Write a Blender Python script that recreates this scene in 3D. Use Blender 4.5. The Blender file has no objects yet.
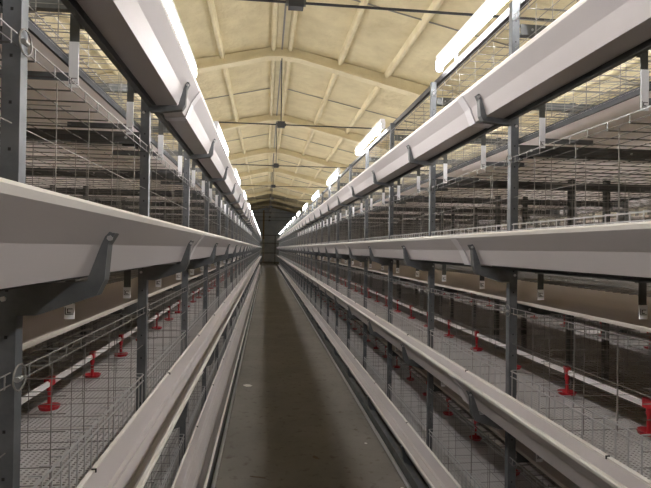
import bpy, bmesh, math, random
from mathutils import Vector, Euler
random.seed(7)
SC = bpy.context.scene
COL = SC.collection
AX = 0.315                      # centre line of the aisle
T = [.28, .98, 1.675, 2.388]     # trough lip heights
F = [.105, .795, 1.465, 2.175]  # cage floors
B = [.045, .655, 1.355, 2.135]  # belts
R = [.60, 1.305, 2.022, 2.70]   # cage roofs
BAY = 1.2
NB = 37
Y0 = {1: -.07, -1: -.03}
DC = 2.06                       # centre of a double-sided row
DP = .86                        # post line
TIER = ['floor', 'second', 'third', 'top']
SIDE = {1: 'right', -1: 'left'}
YEND = 60.5

def ordw(n):
    o = ['first','second','third','fourth','fifth','sixth','seventh','eighth','ninth','tenth','eleventh','twelfth',
         'thirteenth','fourteenth','fifteenth','sixteenth','seventeenth','eighteenth','nineteenth']
    if n <= 19: return o[n-1]
    t = {2:'twenty',3:'thirty',4:'forty'}[n//10]
    if n % 10 == 0: return t[:-1]+'ieth'
    return t+'-'+o[n%10-1]

# ------------------------------------------------------------------ materials
def new_mat(name, col, rough=.5, metal=0, noise=None, bump=None, spec=.5, emis=None, streak=None):
    m = bpy.data.materials.new(name); m.use_nodes = True
    nt = m.node_tree; b = nt.nodes['Principled BSDF']
    b.inputs['Base Color'].default_value = (*col, 1)
    b.inputs['Roughness'].default_value = rough
    b.inputs['Metallic'].default_value = metal
    b.inputs['Specular IOR Level'].default_value = spec
    tc = nt.nodes.new('ShaderNodeTexCoord')
    if noise:
        col2, scale, lo, hi = noise
        mp = nt.nodes.new('ShaderNodeMapping')
        mp.inputs['Scale'].default_value = streak if streak else (1, 1, 1)
        n = nt.nodes.new('ShaderNodeTexNoise'); n.inputs['Scale'].default_value = scale
        n.inputs['Detail'].default_value = 6; n.inputs['Roughness'].default_value = .6
        r = nt.nodes.new('ShaderNodeValToRGB')
        r.color_ramp.elements[0].position = lo; r.color_ramp.elements[1].position = hi
        r.color_ramp.elements[0].color = (*col, 1); r.color_ramp.elements[1].color = (*col2, 1)
        nt.links.new(tc.outputs['Object'], mp.inputs['Vector'])
        nt.links.new(mp.outputs['Vector'], n.inputs['Vector'])
        nt.links.new(n.outputs['Fac'], r.inputs['Fac'])
        nt.links.new(r.outputs['Color'], b.inputs['Base Color'])
    if bump:
        s, d = bump
        n2 = nt.nodes.new('ShaderNodeTexNoise'); n2.inputs['Scale'].default_value = s
        n2.inputs['Detail'].default_value = 5
        bp = nt.nodes.new('ShaderNodeBump'); bp.inputs['Distance'].default_value = d
        bp.inputs['Strength'].default_value = .6
        nt.links.new(tc.outputs['Object'], n2.inputs['Vector'])
        nt.links.new(n2.outputs['Fac'], bp.inputs['Height'])
        nt.links.new(bp.outputs['Normal'], b.inputs['Normal'])
    if emis:
        b.inputs['Emission Color'].default_value = (*emis[0], 1)
        b.inputs['Emission Strength'].default_value = emis[1]
    return m

M = {}
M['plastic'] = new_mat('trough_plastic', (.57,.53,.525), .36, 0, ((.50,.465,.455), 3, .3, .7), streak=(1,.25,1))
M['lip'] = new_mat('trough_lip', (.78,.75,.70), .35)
M['joint'] = new_mat('joint_plastic', (.66,.63,.64), .3)
M['galv'] = new_mat('galvanized_steel', (.19,.20,.21), .45, .5, ((.13,.14,.15), 14, .35, .65))
M['galvd'] = new_mat('dull_galvanized_steel', (.15,.155,.155), .55, .5, ((.10,.105,.10), 10, .35, .65))
M['wire'] = new_mat('bright_wire', (.60,.60,.60), .3, .6)
M['dark'] = new_mat('shaded_belt_edge', (.035,.036,.038), .6, .2)  # top belt edge: unlit look from below put into the colour
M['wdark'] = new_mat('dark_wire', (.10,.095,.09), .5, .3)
M['wiremid'] = new_mat('grey_wire', (.42,.42,.41), .4, .5)
M['wired'] = new_mat('dull_wire', (.30,.29,.27), .5, .5)
M['mat'] = new_mat('grey_plastic_mat', (.56,.54,.53), .5)
M['belt'] = new_mat('belt_underside', (.80,.74,.74), .5, 0, ((.72,.66,.66), 2, .3, .7), streak=(1,.2,1))
M['beltt'] = new_mat('belt_top', (.25,.185,.085), .6, 0, ((.16,.115,.05), 2.2, .3, .7), streak=(2.2,.12,1))
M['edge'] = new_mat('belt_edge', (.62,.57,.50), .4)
M['pipe'] = new_mat('white_pipe', (.78,.75,.74), .35)
M['red'] = new_mat('red_plastic', (.44,.02,.028), .4)
M['black'] = new_mat('black_plastic', (.015,.015,.015), .4)
M['tag'] = new_mat('white_label', (.95,.95,.97), .4)
M['foam'] = new_mat('cream_foam', (.76,.675,.44), .85, 0, ((.62,.535,.33), 1.6, .35, .7), (7,.05))
M['foamr'] = new_mat('cream_foam_rib', (.80,.72,.50), .85, 0, ((.70,.615,.40), 2.5, .35, .7), (9,.03))
M['rod'] = new_mat('dark_rod', (.05,.05,.055), .5, .3)
M['lamp'] = new_mat('lamp_diffuser', (.9,.9,.9), .4, 0, emis=((1,.97,.96), 98))
M['house'] = new_mat('lamp_housing', (.88,.88,.9), .4)
M['wall'] = new_mat('side_wall_paint', (.55,.50,.38), .8, 0, ((.45,.40,.30), 1.2, .3, .7), (8,.02))
M['endw'] = new_mat('end_wall_dark', (.62,.66,.72), .9, 0, ((.85,.87,.9), .9, .35, .7), (5,.03))
M['rust'] = new_mat('brown_column', (.34,.24,.14), .6)
M['paper'] = new_mat('paper', (.7,.68,.62), .8)
M['straw'] = new_mat('dry_straw', (.11,.085,.05), .9)

def floor_mat():
    m = bpy.data.materials.new('dusty_concrete'); m.use_nodes = True
    nt = m.node_tree; b = nt.nodes['Principled BSDF']; b.inputs['Roughness'].default_value = .85
    b.inputs['Specular IOR Level'].default_value = .25
    tc = nt.nodes.new('ShaderNodeTexCoord')
    n = nt.nodes.new('ShaderNodeTexNoise'); n.inputs['Scale'].default_value = 1.3; n.inputs['Detail'].default_value = 9
    n.inputs['Roughness'].default_value = .68
    r = nt.nodes.new('ShaderNodeValToRGB')
    r.color_ramp.elements[0].position = .3; r.color_ramp.elements[1].position = .72
    r.color_ramp.elements[0].color = (.150,.138,.120,1); r.color_ramp.elements[1].color = (.215,.200,.176,1)
    w = nt.nodes.new('ShaderNodeTexNoise'); w.inputs['Scale'].default_value = 14; w.inputs['Detail'].default_value = 8
    r2 = nt.nodes.new('ShaderNodeValToRGB')
    r2.color_ramp.elements[0].position = .28; r2.color_ramp.elements[1].position = .42
    r2.color_ramp.elements[0].color = (.62,.58,.52,1); r2.color_ramp.elements[1].color = (1,1,1,1)
    mx = nt.nodes.new('ShaderNodeMixRGB'); mx.blend_type = 'MULTIPLY'; mx.inputs[0].default_value = 1
    bp = nt.nodes.new('ShaderNodeBump'); bp.inputs['Distance'].default_value = .01; bp.inputs['Strength'].default_value = .4
    L = nt.links.new
    L(tc.outputs['Object'], n.inputs['Vector']); L(n.outputs['Fac'], r.inputs['Fac'])
    L(tc.outputs['Object'], w.inputs['Vector']); L(w.outputs['Fac'], r2.inputs['Fac'])
    L(r.outputs['Color'], mx.inputs[1]); L(r2.outputs['Color'], mx.inputs[2])
    L(mx.outputs['Color'], b.inputs['Base Color'])
    L(w.outputs['Fac'], bp.inputs['Height']); L(bp.outputs['Normal'], b.inputs['Normal'])
    return m
M['floor'] = floor_mat()
for nm, fr in (('belt', .7), ('beltt', .45)):
    nt = M[nm].node_tree; b = nt.nodes['Principled BSDF']; out = nt.nodes['Material Output']
    tr = nt.nodes.new('ShaderNodeBsdfTranslucent'); tr.inputs['Color'].default_value = (.95,.90,.88,1) if nm == 'belt' else (.93,.89,.87,1)
    mx = nt.nodes.new('ShaderNodeMixShader'); mx.inputs[0].default_value = fr
    nt.links.new(b.outputs[0], mx.inputs[1]); nt.links.new(tr.outputs[0], mx.inputs[2]); nt.links.new(mx.outputs[0], out.inputs['Surface'])

# ------------------------------------------------------------------ mesh builder
class MB:
    def __init__(s): s.v = []; s.f = []; s.mi = []; s.mats = []
    def m(s, mat):
        if mat not in s.mats: s.mats.append(mat)
        return s.mats.index(mat)
    def box(s, x0, x1, y0, y1, z0, z1, mat):
        if x0 > x1: x0, x1 = x1, x0
        n = len(s.v); i = s.m(mat)
        s.v += [(x0,y0,z0),(x1,y0,z0),(x1,y1,z0),(x0,y1,z0),(x0,y0,z1),(x1,y0,z1),(x1,y1,z1),(x0,y1,z1)]
        for q in ((3,2,1,0),(4,5,6,7),(0,1,5,4),(1,2,6,5),(2,3,7,6),(3,0,4,7)):
            s.f.append(tuple(n+k for k in q)); s.mi.append(i)
    def prism(s, pts, y0, y1, mat, dx=0, dz=0):
        """polygon in xz extruded along y"""
        a = sum(pts[k][0]*pts[(k+1)%len(pts)][1]-pts[(k+1)%len(pts)][0]*pts[k][1] for k in range(len(pts)))
        if a < 0: pts = pts[::-1]
        n = len(s.v); k = len(pts); i = s.m(mat)
        s.v += [(p[0]+dx, y0, p[1]+dz) for p in pts] + [(p[0]+dx, y1, p[1]+dz) for p in pts]
        s.f.append(tuple(n+j for j in range(k))); s.mi.append(i)
        s.f.append(tuple(n+k+j for j in range(k-1,-1,-1))); s.mi.append(i)
        for j in range(k):
            j2 = (j+1) % k
            s.f.append((n+j2, n+j, n+k+j, n+k+j2)); s.mi.append(i)
    def tube(s, a, b, r, mat, seg=6, cap=True, r2=None):
        a = Vector(a); b = Vector(b); d = (b-a).normalized()
        u = d.orthogonal().normalized(); w = d.cross(u); n = len(s.v); i = s.m(mat)
        for p, rr in ((a, r), (b, r if r2 is None else r2)):
            for k in range(seg):
                t = 2*math.pi*(k+.5)/seg
                s.v.append(tuple(p+u*math.cos(t)*rr+w*math.sin(t)*rr))
        for k in range(seg):
            k2 = (k+1) % seg
            s.f.append((n+k, n+k2, n+seg+k2, n+seg+k)); s.mi.append(i)
        if cap:
            s.f.append(tuple(n+k for k in range(seg-1,-1,-1))); s.mi.append(i)
            s.f.append(tuple(n+seg+k for k in range(seg))); s.mi.append(i)
    def ring(s, c, r, t, mat, axis='y', seg=14, ts=5, a0=0, a1=2*math.pi):
        n = len(s.v); i = s.m(mat); c = Vector(c); full = a1-a0 > 6.2
        rows = seg if full else seg+1
        for k in range(rows):
            a = a0+(a1-a0)*k/seg
            o = Vector((math.cos(a),0,math.sin(a))) if axis=='y' else Vector((0,math.cos(a),math.sin(a)))
            e = Vector((0,1,0)) if axis=='y' else Vector((1,0,0))
            for j in range(ts):
                b = 2*math.pi*j/ts
                s.v.append(tuple(c+o*(r+t*math.cos(b))+e*t*math.sin(b)))
        for k in range(seg):
            k2 = (k+1) % rows
            for j in range(ts):
                j2 = (j+1) % ts
                s.f.append((n+k*ts+j, n+k2*ts+j, n+k2*ts+j2, n+k*ts+j2)); s.mi.append(i)
    def lathe(s, prof, c, mat, seg=12):
        n = len(s.v); i = s.m(mat)
        for r, z in prof:
            for k in range(seg):
                a = 2*math.pi*k/seg
                s.v.append((c[0]+r*math.cos(a), c[1]+r*math.sin(a), c[2]+z))
        for q in range(len(prof)-1):
            for k in range(seg):
                k2 = (k+1) % seg
                s.f.append((n+q*seg+k, n+q*seg+k2, n+(q+1)*seg+k2, n+(q+1)*seg+k)); s.mi.append(i)
        s.f.append(tuple(n+k for k in range(seg-1,-1,-1))); s.mi.append(i)
        s.f.append(tuple(n+(len(prof)-1)*seg+k for k in range(seg))); s.mi.append(i)
    def mesh(s, name):
        me = bpy.data.meshes.new(name); me.from_pydata(s.v, [], s.f)
        for q in s.mats: me.materials.append(M[q])
        me.polygons.foreach_set('material_index', s.mi)
        me.update(); return me

def place(name, me, parent=None, loc=(0,0,0)):
    if isinstance(me, MB): me = me.mesh(name)
    o = bpy.data.objects.new(name, me); COL.objects.link(o)
    o.location = loc
    if parent: o.parent = parent
    return o
def thing(name, label, cat, loc=(0,0,0), group=None, me=None):
    if isinstance(me, MB): me = me.mesh(name)
    o = bpy.data.objects.new(name, me); COL.objects.link(o); o.location = loc
    o['label'] = label; o['category'] = cat
    if group: o['group'] = group
    return o
def struct(name, mb):
    o = place(name, mb); o['kind'] = 'structure'; return o

# ------------------------------------------------------------------ the building
RZ, SL, HW = 6.45, .222, 9.0
def roof_z(d): return RZ-SL*abs(d)
mb = MB(); mb.box(AX-HW-.3, AX+HW+.3, -5.3, YEND+.3, -.2, 0, 'floor'); struct('floor', mb)
mb = MB()
for s in (1,-1):
    mb.prism([(AX,RZ),(AX+s*(HW+.3),roof_z(HW+.3)),(AX+s*(HW+.3),roof_z(HW+.3)+.15),(AX,RZ+.15)], -5.3, YEND+.3, 'foam')
struct('ceiling', mb)
for s in (1,-1):
    mb = MB(); mb.box(AX+s*HW, AX+s*(HW+.25), -5.3, YEND+.3, 0, roof_z(HW), 'wall')
    struct('wall_'+SIDE[s], mb)
gab = [(AX-HW,0),(AX+HW,0),(AX+HW,roof_z(HW)),(AX,RZ),(AX-HW,roof_z(HW))]
mb = MB(); mb.prism(gab, YEND, YEND+.25, 'endw'); struct('wall_end', mb)
mb = MB(); mb.prism(gab, -5.25, -5, 'wall'); struct('wall_back', mb)

# foam-coated roof beams, tie rods with hangers
for n in range(0, 10):
    y = 6.1*n
    mb = MB()
    pts = [(AX,RZ-.02),(AX+HW-.02,roof_z(HW)-.02),(AX+HW-.02,roof_z(HW)-.42),(AX+.4,roof_z(0)-.33),(AX,RZ-.30),
           (AX-.4,roof_z(0)-.33),(AX-HW+.02,roof_z(HW)-.42),(AX-HW+.02,roof_z(HW)-.02)]
    mb.prism(pts[:5], y-.07, y+.07, 'foamr')
    mb.prism([pts[0],pts[4]]+pts[5:], y-.07, y+.07, 'foamr')
    for s in (1,-1):
        mb.prism([(AX,RZ-.25),(AX,RZ-.31),(AX+s*.4,RZ-.345),(AX+s*(HW-.02),roof_z(HW)-.45),(AX+s*(HW-.02),roof_z(HW)-.39),(AX+s*.4,RZ-.285)],
                 y-.14, y+.14, 'foamr')
    thing('roof_beam', 'cream foam-coated gable roof beam, %s beam along the ceiling from behind the camera' % ordw(n+1),
          'beam', (0,0,0), 'foam-coated roof beams', mb)
    t = thing('tie_rod', 'thin dark horizontal tie rod hung below the %s roof beam' % ordw(n+1), 'rod', (AX, y, 4.55), 'roof tie rods')
    mb = MB(); mb.tube((-HW+.02,0,.0),(HW-.02,0,0), .017, 'rod'); place('rod', mb, t)
    mb = MB(); mb.tube((0,0,.05),(0,0,RZ-.3-4.55), .012, 'rod'); place('hanger_rod', mb, t)
    mb = MB(); mb.box(-.09,.09,-.06,.06,-.07,.07,'rod'); mb.box(-.12,-.09,-.03,.03,-.03,.03,'galvd'); mb.box(.09,.12,-.03,.03,-.03,.03,'galvd')
    place('junction_box', mb, t)
# purlins
for s in (1,-1):
    for k, d in enumerate([.2, 1.4, 2.55, 3.75, 4.95, 6.15, 7.35, 8.5]):
        mb = MB(); x = AX+s*d; w = .065
        z = roof_z(d)
        mb.prism([(x-w,z+.02),(x+w,z+.02),(x+w*.8,z-.09),(x+w*.4,z-.115),(x-w*.4,z-.115),(x-w*.8,z-.09)], -5, YEND, 'foamr')
        thing('roof_purlin', 'long cream foam-coated rib along the ceiling, %s to the %s of the ridge' % (ordw(k+1), SIDE[s]),
              'purlin', (0,0,0), 'ceiling ribs', mb)
for n in range(0, 9):
    y = 6.1*n+3.05
    mb = MB()
    for s in (1,-1):
        mb.tube((AX+s*.26,y,roof_z(.26)-.03),(AX+s*8.9,y,roof_z(8.9)-.03), .014, 'wired')
    thing('roof_brace', 'thin brown brace across the ceiling panels just beyond the %s roof beam' % ordw(n+1), 'brace', (0,0,0), 'thin ceiling braces', mb)
mb = MB(); mb.box(AX-.13,AX+.13,-5,YEND,RZ-.09,RZ-.03,'foamr')
mb.tube((AX,-5,RZ-.11),(AX,YEND,RZ-.11),.02,'wired')
thing('ridge_strip', 'narrow ridge strip with grey seam running along the roof peak', 'strip', (0,0,0), None, mb)

# far end: column, end rails, door
mb = MB(); mb.tube((-.30,58.5,0),(-.30,58.5,5.9), .10, 'rust', 10); mb.box(-.45,-.15,58.35,58.65,0,.05,'rust')
mb.tube((-.30,58.5,0.05),(-.30,58.5,2.6), .115, 'paper', 10)
thing('service_column', 'tall brown and white round column before the dark far wall', 'column', (0,0,0), None, mb)
t = thing('end_rail', 'grey pipe guard rail across the far end of the aisle', 'railing', (AX,52,0))
for z in (1.1, 2.1, 2.9):
    mb = MB(); mb.tube((-1.6,0,z),(2.6,0,z), .04, 'galv'); place('rail', mb, t)
for x in (-1.6,.6,2.6):
    mb = MB(); mb.tube((x,0,0),(x,0,2.95), .04, 'galvd'); place('upright', mb, t)
for s in (1,-1):
    mb = MB()
    x0 = AX+s*.9; x1 = AX+s*3.2
    mb.box(x0,x1,45.2,46.3,.0,2.5,'galvd'); mb.box(x0-s*.02,x1+s*.02,45.15,46.35,2.5,2.56,'galv')
    for z in (.66,1.36,2.1): mb.tube((x0,45.1,z),(x1,45.1,z),.06,'galv',10)
    thing('end_drive_unit', 'dark steel belt drive unit closing the far end of the %s cage row' % SIDE[s], 'machine', (0,0,0), 'belt drive units', mb)

# ------------------------------------------------------------------ row components
TP = [(.622,-.002),(.626,.004),(.636,.004),(.640,-.004),(.638,-.012),(.681,-.071),(.7105,-.1345),(.8045,-.1395),(.825,-.071),(.822,-.062),(.834,-.058),(.8385,-.066),
      (.8145,-.146),(.7055,-.141),(.6755,-.073),(.626,-.014)]
def nar(d, top): return .8385-(.8385-d)*.86 if top and d < .8385 else d
def trough_mb(s, rear, y0, y1, base=0, top=False):
    fx = (lambda d: s*((2*DC-nar(d,top)) if rear else nar(d,top))+s*base)
    mb = MB()
    P = [(fx(a), b) for a, b in TP]
    n = len(P)
    # body as a closed thin ring, caps split into quads
    mb.v = [(p[0],y0,p[1]) for p in P]+[(p[0],y1,p[1]) for p in P]
    ar = sum(P[k][0]*P[(k+1)%n][1]-P[(k+1)%n][0]*P[k][1] for k in range(n))
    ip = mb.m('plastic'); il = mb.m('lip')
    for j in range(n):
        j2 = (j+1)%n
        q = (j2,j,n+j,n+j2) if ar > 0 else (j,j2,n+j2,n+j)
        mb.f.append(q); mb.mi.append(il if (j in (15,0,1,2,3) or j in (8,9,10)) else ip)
    mb.f.append(tuple(range(n)) if ar > 0 else tuple(range(n-1,-1,-1))); mb.mi.append(ip)
    mb.f.append(tuple(range(2*n-1,n-1,-1)) if ar > 0 else tuple(range(n,2*n))); mb.mi.append(ip)
    return mb
JP_o = [(.620,-.012),(.669,-.0745),(.700,-.147),(.8175,-.152),(.830,-.10)]
JP_i = [(.6245,-.012),(.6735,-.0745),(.7035,-.1435),(.8150,-.1485),(.8265,-.10)]
def joint_mb(s, rear=False, base=0, top=False):
    mb = MB(); fx = (lambda d: s*((2*DC-nar(d,top)) if rear else nar(d,top))+s*base)
    for k in range(4):
        mb.prism([(fx(JP_o[k][0]),JP_o[k][1]),(fx(JP_o[k+1][0]),JP_o[k+1][1]),(fx(JP_i[k+1][0]),JP_i[k+1][1]),(fx(JP_i[k][0]),JP_i[k][1])], -.035,.035,'joint')
    return mb
def bracket_mb(s, rear=False, top=False):
    lo = -.185 if top else -.225
    mb = MB(); fx = (lambda d: s*((2*DC-nar(d,top)) if rear else nar(d,top)))
    m = -.170 if top else -.182
    BR = [[(.640,-.048),(.655,-.043),(.668,-.072),(.654,-.072)],
      [(.654,-.072),(.668,-.072),(.697,-.152),(.676,m),(.660,-.148)],
      [(.697,-.152),(DP-.02,-.158),(DP-.02,lo),(.80,lo),(.676,m)]]
    for P in BR:
        mb.prism([(fx(a),b) for a,b in P], -.022, -.018, 'galv')
    O = [(.640,-.048),(.654,-.072),(.660,-.148),(.676,m),(.80,lo),(DP-.02,lo)]
    for a, b in zip(O[:-1], O[1:]):
        mb.prism([(fx(a[0]),a[1]),(fx(b[0]),b[1]),(fx(b[0]+.002),b[1]+.004),(fx(a[0]+.004),a[1]+.002)], -.018, .012, 'galvd')
    mb.tube((fx(.650),-.026,-.058),(fx(.650),-.018,-.058),.006,'wire')
    return mb

def chan(mb, x, w, y, dpt, z0, z1, mat):   # C-section post, open away from the camera
    mb.box(x-w/2, x+w/2, y-dpt/2, y-dpt/2+.003, z0, z1, mat)
    mb.box(x-w/2, x-w/2+.003, y-dpt/2+.003, y+dpt/2, z0, z1, mat)
    mb.box(x+w/2-.003, x+w/2, y-dpt/2+.003, y+dpt/2, z0, z1, mat)

def post_mb(s, d, ztop, mat, w=.038, holes=True):
    mb = MB(); chan(mb, s*d, w, 0, .032, 0, ztop, mat)
    mb.box(s*d-.045, s*d+.045, -.024, .024, 0, .006, mat)
    if holes:
        z = .2
        while z < ztop-.05:
            mb.box(s*d-.003, s*d+.003, -.0168, -.0159, z, z+.007, 'black'); z += .1
        for i in range(4):
            for dz in (.10,.16): mb.tube((s*d+.006*s,-.021,T[i]-dz-.03),(s*d+.006*s,-.016,T[i]-dz-.03),.006,'wire',6)
    return mb

def beam_mb(s, i):
    mb = MB(); zt = (B[i]-.006 if i < 3 else B[i]-.026) if i < 4 else 2.69
    a, b = DP-.019+.04, 2*DC-DP-.021
    mb.box(s*(DP+.022), s*(2*DC-DP-.022), -.02, -.017, zt-.052, zt, 'galvd')
    mb.box(s*(DP+.022), s*(2*DC-DP-.022), -.017, .016, zt-.003, zt, 'galvd')
    mb.box(s*(DP+.022), s*(2*DC-DP-.022), -.017, .016, zt-.052, zt-.049, 'galvd')
    for d in (DP+.08, DP+.6, DC+.5): mb.tube((s*d,-.025,zt-.026),(s*d,-.02,zt-.026),.006,'wire')
    return mb
frame_parts = {}
def build_frame_parts(s):
    P = [('front_post', post_mb(s, DP, 2.80, 'galv')), ('centre_post', post_mb(s, DC-.14, 2.70, 'galvd', .04, False)), ('centre_post', post_mb(s, DC+.14, 2.70, 'galvd', .04, False)),
         ('rear_post', post_mb(s, 2*DC-DP, 2.80, 'galvd'))]
    for i in range(1,5): P.append(('cross_beam', beam_mb(s, i)))
    for i in range(4):
        b = bracket_mb(s, False, i == 3); b.v = [(x,y,z+T[i]) for x,y,z in b.v]; P.append(('trough_bracket', b))
    for i in range(4):
        b = bracket_mb(s, True, i == 3); b.v = [(x,y,z+T[i]) for x,y,z in b.v]; P.append(('trough_bracket', b))
    for i in (1,2):
        b = MB(); b.ring((s*(DP-.026),-.01,R[i]+.012),.028,.0022,'wired','x'); P.append(('wire_loop', b))
        b = MB(); b.ring((s*(DP+.026),.012,R[i]+.012),.028,.0022,'wired','x'); P.append(('wire_loop', b))
        b = MB(); b.tube((s*(DP-.028),-.026,R[i]+.01),(s*(DP-.028),-.008,R[i]+.01),.006,'wiremid',8); P.append(('hose_end', b))
        b = MB(); b.box(s*(DP+.025),s*(DP+.10),-.005,.008,R[i]+.028,R[i]+.036,'black'); b.box(s*(DP+.022),s*(DP+.045),-.012,.012,R[i]+.015,R[i]+.045,'black')
        P.append(('clip', b))
    return [(n, b.mesh(n), b) for n, b in P]
NEARF = 12
for s in (1,-1):
    P = build_frame_parts(s)
    allm = MB()
    for n, me, b in P:
        o = len(allm.v); allm.v += b.v; allm.f += [tuple(q+o for q in f) for f in b.f]
        allm.mi += [allm.m(b.mats[k]) for k in b.mi]
    far = allm.mesh('steel_rack')
    for k in range(NB+1):
        y = Y0[s]+BAY*k
        lab = 'galvanized steel frame of the %s cage row, %s upright from the camera' % (SIDE[s], ordw(k+1))
        if k < NEARF:
            t = thing('steel_rack', lab, 'rack', (AX,y,0), 'steel frames of the %s cage row' % SIDE[s])
            for n, me, b in P: place(n, me, t)
        else:
            thing('steel_rack', lab, 'rack', (AX,y,0), 'steel frames of the %s cage row' % SIDE[s], far)

# troughs, belts, rails, drinker lines ---------------------------------------
for s in (1,-1):
    ya, yb = Y0[s]-.25, Y0[s]+BAY*NB+.1
    for i in range(4):
        for rear in (False, True):
            t = thing('feed_trough', '%s plastic feed trough on the %s tier of the %s cage row' %
                      ('long grey' if not rear else 'outer far-side', TIER[i], SIDE[s]), 'feed trough', (AX,0,T[i]),
                      'feed troughs of the %s cage row' % SIDE[s])
            place('trough_channel', trough_mb(s, rear, ya, yb, 0, i == 3), t)
            if not rear:
                j = joint_mb(s, False, 0, i == 3).mesh('trough_joint'); k = 0
                y = Y0[s]+BAY*2+(.16 if s > 0 else .25)
                while y < yb-.5:
                    place('trough_joint', j, t, (0,y,0)); y += 3.6; k += 1
            if not rear and i < 2:
                b = MB()
                for d, z in ((.735,-.136),(.780,-.1375)): b.box(s*d, s*(d+.004), ya, yb, z, z+.006, 'plastic')
                place('feed_guide', b, t)
                b = MB(); b.box(s*.819, s*.830, -.002, .002, -.058, -.0545, 'black'); b.box(s*.815, s*.819, -.002, .002, -.066, -.0545, 'black'); cl = b.mesh('trough_clip')
                for k in range(14): place('trough_clip', cl, t, (0, Y0[s]+.45+BAY*k, 0))
        # belt
        b = MB(); b.box(s*(DP+.022), s*(2*DC-DP-.022), ya, yb, B[i]-.0015, B[i], 'belt'); k1 = b.m('beltt'); b.mi[1] = k1
        t = thing('manure_belt', 'wide flat manure belt under the %s tier of the %s cage row' % (TIER[i], SIDE[s]), 'belt', (AX,0,0),
                  'manure belts', None)
        place('belt_sheet', b, t)
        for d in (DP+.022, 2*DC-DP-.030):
            b = MB(); b.box(s*d, s*(d+.008), ya, yb, B[i]-.004 if i < 3 else B[i]-.02, B[i]+.010 if i < 3 else B[i]+.006, 'edge' if i < 3 else 'dark'); place('edge_strip', b, t)  # top tier strip coloured dark to stand for its shade
        # support rail with hanging straps
        t = thing('support_rail', 'dark steel rail with hanging straps behind the %s tier trough of the %s row' % (TIER[i], SIDE[s]), 'rail',
                  (AX,0,T[i]), 'trough support rails')
        b = MB(); b.box(s*.8405, s*.8435-0*s, ya, yb, -.165, -.10, 'galvd'); b.box(s*.8235, s*.8405, ya, yb, -.165, -.162, 'galvd')
        place('channel', b, t)
        if i in (1,2,3):
            long = (i == 3)
            sb = MB(); x0 = s*(DP+.004)
            zb = -.275 if not long else -.335
            sb.box(x0-.013, x0+.013, -.0015, .0015, zb, -.12, 'galvd')
            sb.box(s*(DP-.02), s*(DP+.006), .0015, .004, -.17, -.12, 'galvd')
            
            if long: sb.box(x0, x0+s*.24, .0015, .004, zb+.015, zb+.038, 'galv'); sb.box(x0, x0+s*.24, .004, .015, zb+.035, zb+.038, 'galv')
            sm = sb.mesh('strap')
            tb = MB()
            if long: tb.box(x0-.013, x0+.013, -.005, -.0016, zb-.005, zb+.125, 'tag')
            else: tb.box(x0-.014, x0+.014, -.005, -.0016, zb-.008, zb+.036, 'tag')
            zc = zb+.014
            # printed mark: open square with a hooked C
            for (a,c,e,f) in ((-.011,.011,-.009,-.007),(-.011,-.009,-.009,.011),(-.006,.004,-.005,-.0025),(-.006,-.0035,-.005,.008),(-.006,.009,.006,.008)):
                tb.box(x0+a, x0+c, -.0056, -.005, zc+e, zc+f, 'black')
            tm = tb.mesh('printed_tag')
            n = 0
            for k in range(NB):
                for off in (.35,.95):
                    q = place('strap', sm, t, (0, Y0[s]+BAY*k+off, 0))
                    if k < 16: place('printed_tag', tm, q)
    # base pipe at the foot of the row
    b = MB(); b.tube((AX+s*.632,ya,.055),(AX+s*.632,yb,.055),.013,'wire',8)
    thing('base_pipe', 'thin shiny pipe along the floor at the foot of the %s row' % SIDE[s], 'pipe', (0,0,0), None, b)
    b = MB(); b.box(AX+s*.665,AX+s*.70,ya,yb,0.0,.10,'galvd')
    thing('base_channel', 'dark steel channel on the floor under the lowest %s trough' % SIDE[s], 'channel', (0,0,0), None, b)
    # lamp rail
    b = MB(); b.box(AX+s*.881,AX+s*.915,ya,yb,2.785,2.825,'rod')
    thing('lighting_rail', 'dark rail on top of the %s row carrying the tube lamps' % SIDE[s], 'rail', (0,0,0), None, b)

# drinker lines
def drinker_meshes():
    a = MB()
    a.box(-.013,.013,-.024,.024,-.010,.030,'red')          # saddle clip over the pipe
    a.lathe([(.011,-.040),(.013,-.030),(.010,-.010),(.010,0)], (0,0,0), 'red', 8)
    a.lathe([(.009,-.120),(.009,-.040)], (0,0,0), 'red', 8)
    c = MB()
    c.lathe([(.014,-.128),(.042,-.120),(.049,-.104),(.045,-.104),(.016,-.118)], (0,0,0), 'red', 14)
    return a.mesh('drinker'), c.mesh('drip_cup')
dm, cm = drinker_meshes()
for s in (1,-1):
    ya, yb = Y0[s], Y0[s]+BAY*NB
    for i, rear in ((0,False),(1,False),(1,True)):
        d = 1.325 if not rear else 2*DC-1.325
        z = F[i]+.15
        t = thing('drinker_line', 'white drinker pipe with red cups on the %s tier of the %s row, %s' % (TIER[i], SIDE[s], 'aisle side' if not rear else 'far side'),
                  'drinker line', (AX+s*d,0,z), 'drinker lines')
        b = MB(); b.box(-.009,.009,ya,yb,-.010,.010,'pipe'); b.box(-.005,.005,ya,yb,.010,.016,'pipe'); place('water_pipe', b, t)
        ph = (2.615 if s > 0 else 2.56)
        y = ph-.6*int((ph-ya)/.6)
        k = 0
        while y < yb-.1 and k < 90:
            q = place('drinker', dm, t, (0,y,0)); q.rotation_euler = (0,0,random.uniform(-.3,.3))
            if y < 16: place('drip_cup', cm, q)
            y += .6; k += 1
        b = MB()
        y = ya+.3
        while y < yb: b.tube((0,y,.02),(0,y,R[i]-z),.0022,'wired',4,False); y += 1.2
        place('hanger_wires', b, t)

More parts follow.
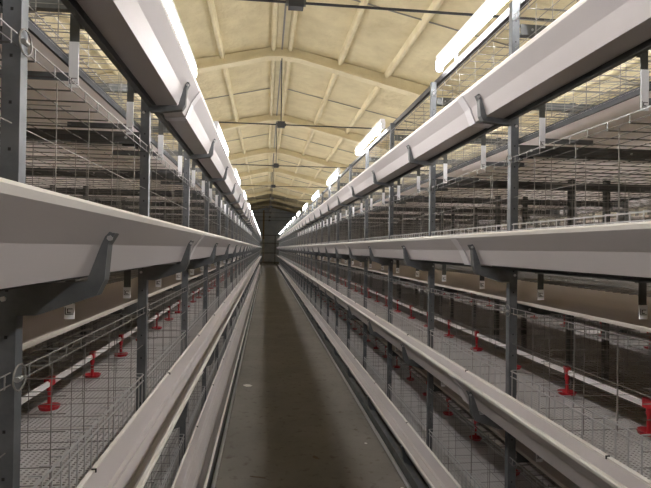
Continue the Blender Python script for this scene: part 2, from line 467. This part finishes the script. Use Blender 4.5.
# ------------------------------------------------------------------ cages
def wires_y(mb, d, z, r, mat, s, L=BAY): mb.box(s*d-r, s*d+r, 0.026, L-.026, z-r, z+r, mat)
def floor_mesh(s, z):
    mb = MB(); d = DP+.03
    while d < 2*DC-DP-.02:
        wires_y(mb, d, z, .0012, 'wired', s); d += .05
    y = .03
    while y < BAY-.026:
        mb.box(s*(DP+.02), s*(2*DC-DP-.02), y-.0012, y+.0012, z-.0036, z-.0012, 'wired'); y += .04
    return mb
def mat_mesh(s, z, rear=False):
    mb = MB(); g = (lambda d: s*((2*DC-d) if rear else d))
    d = DP+.022
    while d < 1.425:
        a, b = g(d), g(d+.009); mb.box(a, b, .003, BAY-.003, z+.0015, z+.005, 'mat'); d += .021
    y = .006
    while y < BAY-.010:
        a, b = g(DP+.022), g(1.434); mb.box(a, b, y, y+.008, z+.0015, z+.0046, 'mat'); y += .018
    return mb
def grille(s, i, rear=False):
    mb = MB(); g = (lambda d: s*((2*DC-d) if rear else d)); r = .0019; d0 = .8505
    zt = T[i]+.052
    for z, w in ((zt, .0022), (zt-.026, .0019), (T[i]-.09, .002)):
        x = g(d0-.004); mb.box(x-w, x+w, .026, BAY-.026, z-w, z+w, 'wire')
    y = .03; k = 0
    while y < BAY-.026:
        x = g(d0); mb.box(x-r, x+r, y-r, y+r, F[i]+.01 if i < 2 else T[i]-.095, zt+.006, 'wire')
        x2 = g(d0+.03); mb.box(x, x2, y-r, y+r, zt+.003, zt+.006, 'wire')
        y += .06; k += 1
    for y in (.21,.45,.69,.99):
        x = g(d0+.004); mb.box(x-.0012, x+.0012, y-.0012, y+.0012, zt-.02, R[i]-.004, 'wired')
    for z in ((zt+.13),):
        x = g(d0+.002); mb.box(x-.001, x+.001, .026, BAY-.026, z-.001, z+.001, 'wired')
    return mb
def roof_mesh(s, i):
    z = R[i]; mb = MB(); d = DP-.015
    while d < 2*DC-DP+.02:
        if i > 0 and False: pass
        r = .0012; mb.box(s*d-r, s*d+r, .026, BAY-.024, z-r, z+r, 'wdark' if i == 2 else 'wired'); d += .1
    x = s*(DP-.015)
    mb.box(x-.0015, x+.0015, .026, BAY-.026, z+.0245, z+.0265, 'wiremid')
    y = .06
    while y < BAY:
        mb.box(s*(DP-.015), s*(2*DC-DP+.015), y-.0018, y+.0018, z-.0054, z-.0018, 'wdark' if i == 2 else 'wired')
        mb.box(x-.0013, x+.0013, y-.0013, y+.0013, z-.004, z+.026, 'wiremid'); y += .109
    return mb
def partition(s, i, y):
    mb = MB(); z = F[i]+.03
    while z < R[i]-.01:
        mb.box(s*(DP+.01), s*(2*DC-DP-.01), y-.0012, y+.0012, z-.0012, z+.0012, 'wired'); z += .05
    d = DP+.05
    while d < 2*DC-DP:
        mb.box(s*d-.0012, s*d+.0012, y+.0012, y+.0036, F[i]+.01, R[i]-.005, 'wired'); d += .16
    return mb
def centre(s, i):
    mb = MB()
    for k in range(7):
        z = F[i]+.05+k*.075; 
        if z < R[i]: mb.box(s*(DC-.026), s*(DC-.0236), .026, BAY-.026, z-.0012, z+.0012, 'wired')
    y = .05
    while y < BAY:
        mb.box(s*(DC-.0236), s*(DC-.0212), y-.0012, y+.0012, F[i]+.01, R[i]-.01, 'wired'); y += .1
    return mb
NEARC = 9
for s in (1,-1):
    for i in range(4):
        P = [('floor_mesh', floor_mesh(s, F[i])), ('front_grille', grille(s, i)), ('rear_grille', grille(s, i, True)),
             ('roof_mesh', roof_mesh(s, i)), ('partition', partition(s, i, .35)), ('partition', partition(s, i, .95)), ('centre_mesh', centre(s, i))]
        if i < 2: P += [('floor_mat', mat_mesh(s, F[i])), ('floor_mat', mat_mesh(s, F[i], True))]
        far = MB()
        for n, b in P:
            o = len(far.v); far.v += b.v; far.f += [tuple(q+o for q in f) for f in b.f]
            far.mi += [far.m(b.mats[k]) for k in b.mi]
        fm = far.mesh('wire_cage'); P = [(n, b.mesh(n)) for n, b in P]
        for k in range(NB):
            lab = 'wire cage bay on the %s tier of the %s row, %s from the camera' % (TIER[i], SIDE[s], ordw(k+1))
            g = 'wire cages on the %s tier of the %s row' % (TIER[i], SIDE[s])
            loc = (AX, Y0[s]+BAY*k, 0)
            if k < NEARC:
                t = thing('wire_cage', lab, 'cage', loc, g)
                for n, me in P: place(n, me, t)
            else: thing('wire_cage', lab, 'cage', loc, g, fm)

# ------------------------------------------------------------------ the outer rows beyond the next aisles
OFF = 4.12
for s in (1,-1):
    ya, yb = 1.1, 1.1+BAY*34
    for i in range(4):
        for rear in (False,):
            t = thing('feed_trough', 'grey feed trough of the outer %s row beyond, %s tier' % (SIDE[s], TIER[i]), 'feed trough', (AX,0,T[i]), 'feed troughs of the outer rows', trough_mb(s, rear, ya, yb, OFF, i == 3))
        b = MB(); b.box(s*(OFF+DP+.022), s*(OFF+2*DC-DP-.022), ya, yb, B[i]-.002, B[i], 'belt')
        k1 = b.m('beltt'); b.mi[1] = k1
        thing('manure_belt', 'manure belt of the outer %s row beyond, %s tier' % (SIDE[s], TIER[i]), 'belt', (AX,0,0), 'manure belts of the outer rows', b)
    a = MB()
    for n, b in (('p', post_mb(s, DP, 2.8, 'galv', .042, False)), ('c', post_mb(s, DC, 2.7, 'galvd', .04, False)), ('r', post_mb(s, 2*DC-DP, 2.8, 'galvd', .042, False)),
              ('b1', beam_mb(s,1)), ('b2', beam_mb(s,2)), ('b3', beam_mb(s,3)), ('b4', beam_mb(s,4))):
        o = len(a.v); a.v += [(x+s*OFF,y,z) for x,y,z in b.v]; a.f += [tuple(q+o for q in f) for f in b.f]; a.mi += [a.m(b.mats[k]) for k in b.mi]
    for i in range(4):
        b = bracket_mb(s, False, i == 3); o = len(a.v); a.v += [(x+s*OFF,y,z+T[i]) for x,y,z in b.v]; a.f += [tuple(q+o for q in f) for f in b.f]; a.mi += [a.m(b.mats[k]) for k in b.mi]
    fm = a.mesh('steel_rack')
    c = MB()
    for i in range(4):
        for b in (grille(s, i), roof_mesh(s, i), partition(s, i, .35), partition(s, i, .95), centre(s, i)):
            o = len(c.v); c.v += [(x+s*OFF,y,z) for x,y,z in b.v]; c.f += [tuple(q+o for q in f) for f in b.f]; c.mi += [c.m(b.mats[k]) for k in b.mi]
    cmh = c.mesh('cage_stack')
    for k in range(35):
        thing('steel_rack', 'steel frame of the outer %s row beyond, %s upright from the near end' % (SIDE[s], ordw(k+1)), 'rack', (AX,ya+BAY*k,0), 'steel frames of the outer rows', fm)
        if k < 34: thing('cage_stack', 'four-high wire cage stack of the outer %s row beyond, %s from the near end' % (SIDE[s], ordw(k+1)), 'cage stack', (AX,ya+BAY*k,0), 'cage stacks of the outer rows', cmh)

# ------------------------------------------------------------------ lamps
def lamp_meshes(s):
    h = MB(); h.box(-.022,.022,-.74,.74,.018,.050,'house')
    h.prism([(-.02,.018),(.02,.018),(.024,.010),(-.024,.010)], -.72, .72, 'house')
    h.box(s*.022, s*.032, -.5,-.47,-.07,.04,'rod'); h.box(s*.022, s*.032, .47,.5,-.07,.04,'rod')
    d = MB()
    seg = 10
    P = [(.011*math.cos(2*math.pi*k/seg), -.018+.030*math.sin(2*math.pi*k/seg)) for k in range(seg)]
    d.prism(P, -.735, .735, 'lamp')
    e = MB(); e.prism([(-.024,.02),(.024,.02),(.024,-.045),(.012,-.060),(-.012,-.060),(-.024,-.045)], -.755,-.735,'house')
    e2 = MB(); e2.prism([(-.024,.02),(.024,.02),(.024,-.045),(.012,-.060),(-.012,-.060),(-.024,-.045)], .735,.755,'house')
    return h.mesh('housing'), d.mesh('diffuser'), e.mesh('end_cap'), e2.mesh('end_cap')
for s in (1,-1):
    hm, dm2, em, em2 = lamp_meshes(s)
    for d, y0, n, row in ((.86, (2.67 if s > 0 else 3.06)-3.2, 15, 'main aisle'), (2*DC-.86, 1.6, 13, 'next aisle, cage side'), (OFF+.86, 1.6, 13, 'next aisle, outer side')):
        sg = s if d != 2*DC-.86 else -s
        for k in range(n):
            y = y0+3.2*k
            lab = 'glowing white tube lamp over the %s edge of the %s, %s from the camera' % (SIDE[s], row.split(',')[0], ordw(k+1)) if row == 'main aisle' else \
                  'white tube lamp of the %s %s, %s from the near end' % (SIDE[s], row, ordw(k+1))
            t = thing('tube_lamp', lab, 'lamp', (AX+s*d, y, 2.895), 'tube lamps over the %s %s' % (SIDE[s], row))
            place('housing', hm, t); place('diffuser', dm2, t); place('end_cap', em, t); place('end_cap', em2, t)

# ------------------------------------------------------------------ litter on the floor
for (x,y,w,l,mt,lab,rz) in ((-.20,2.72,.03,.035,'paper','small white paper scrap on the floor near the left trough foot',.4),
        (-.19,6.0,.05,.06,'paper','white scrap lying farther up the left side of the aisle',.9),
        (.93,3.35,.012,.014,'paper','tiny white crumb by the foot of the right trough, nearer one',.2),
        (.84,4.15,.012,.014,'paper','tiny white crumb by the foot of the right trough, farther one',.7),
        (.66,2.9,.03,.016,'straw','dark clump of litter on the right side of the floor',.3),
        (.40,3.9,.018,.05,'straw','dark straw bit on the floor right of the shadow band',.5),
        (-.03,3.6,.008,.07,'straw','thin straw lying near the left edge of the shadow band',1.2)):
    b = MB()
    n = 7; P = []
    for k in range(n):
        a = 2*math.pi*k/n; r = .75+.35*random.random()
        P.append((w*r*math.cos(a), l*r*math.sin(a)))
    b.v = [(p[0],p[1],.0) for p in P]+[(p[0]*.85,p[1]*.85,.004) for p in P]; i0 = b.m(mt)
    b.f = [tuple(range(n-1,-1,-1)), tuple(range(n,2*n))]+[(k,(k+1)%n,n+(k+1)%n,n+k) for k in range(n)]; b.mi = [i0]*len(b.f)
    o = thing('paper_scrap' if mt=='paper' else 'straw_bit', lab, 'litter', (x,y,0), None, b); o.rotation_euler = (0,0,rz)

# ------------------------------------------------------------------ camera and view
cam = bpy.data.cameras.new('camera'); co = bpy.data.objects.new('camera', cam); COL.objects.link(co)
cam.sensor_fit = 'HORIZONTAL'; cam.sensor_width = 36; cam.lens = 36*510/651; cam.clip_start = .02; cam.clip_end = 200
from mathutils import Matrix
yaw, pitch, roll = math.radians(-6.65), math.radians(.54), math.radians(.75)
co.matrix_world = Matrix.Translation((0,0,1.6)) @ Matrix.Rotation(yaw,4,'Z') @ Matrix.Rotation(math.radians(90)+pitch,4,'X') @ Matrix.Rotation(roll,4,'Z')
SC.camera = co
w = bpy.data.worlds.new('world'); SC.world = w; w.use_nodes = True
w.node_tree.nodes['Background'].inputs['Color'].default_value = (.02,.02,.02,1)
SC.view_settings.view_transform = 'Standard'; SC.view_settings.look = 'None'; SC.view_settings.gamma = 1
SC.view_settings.use_curve_mapping = False; SC.view_settings.exposure = 0.36
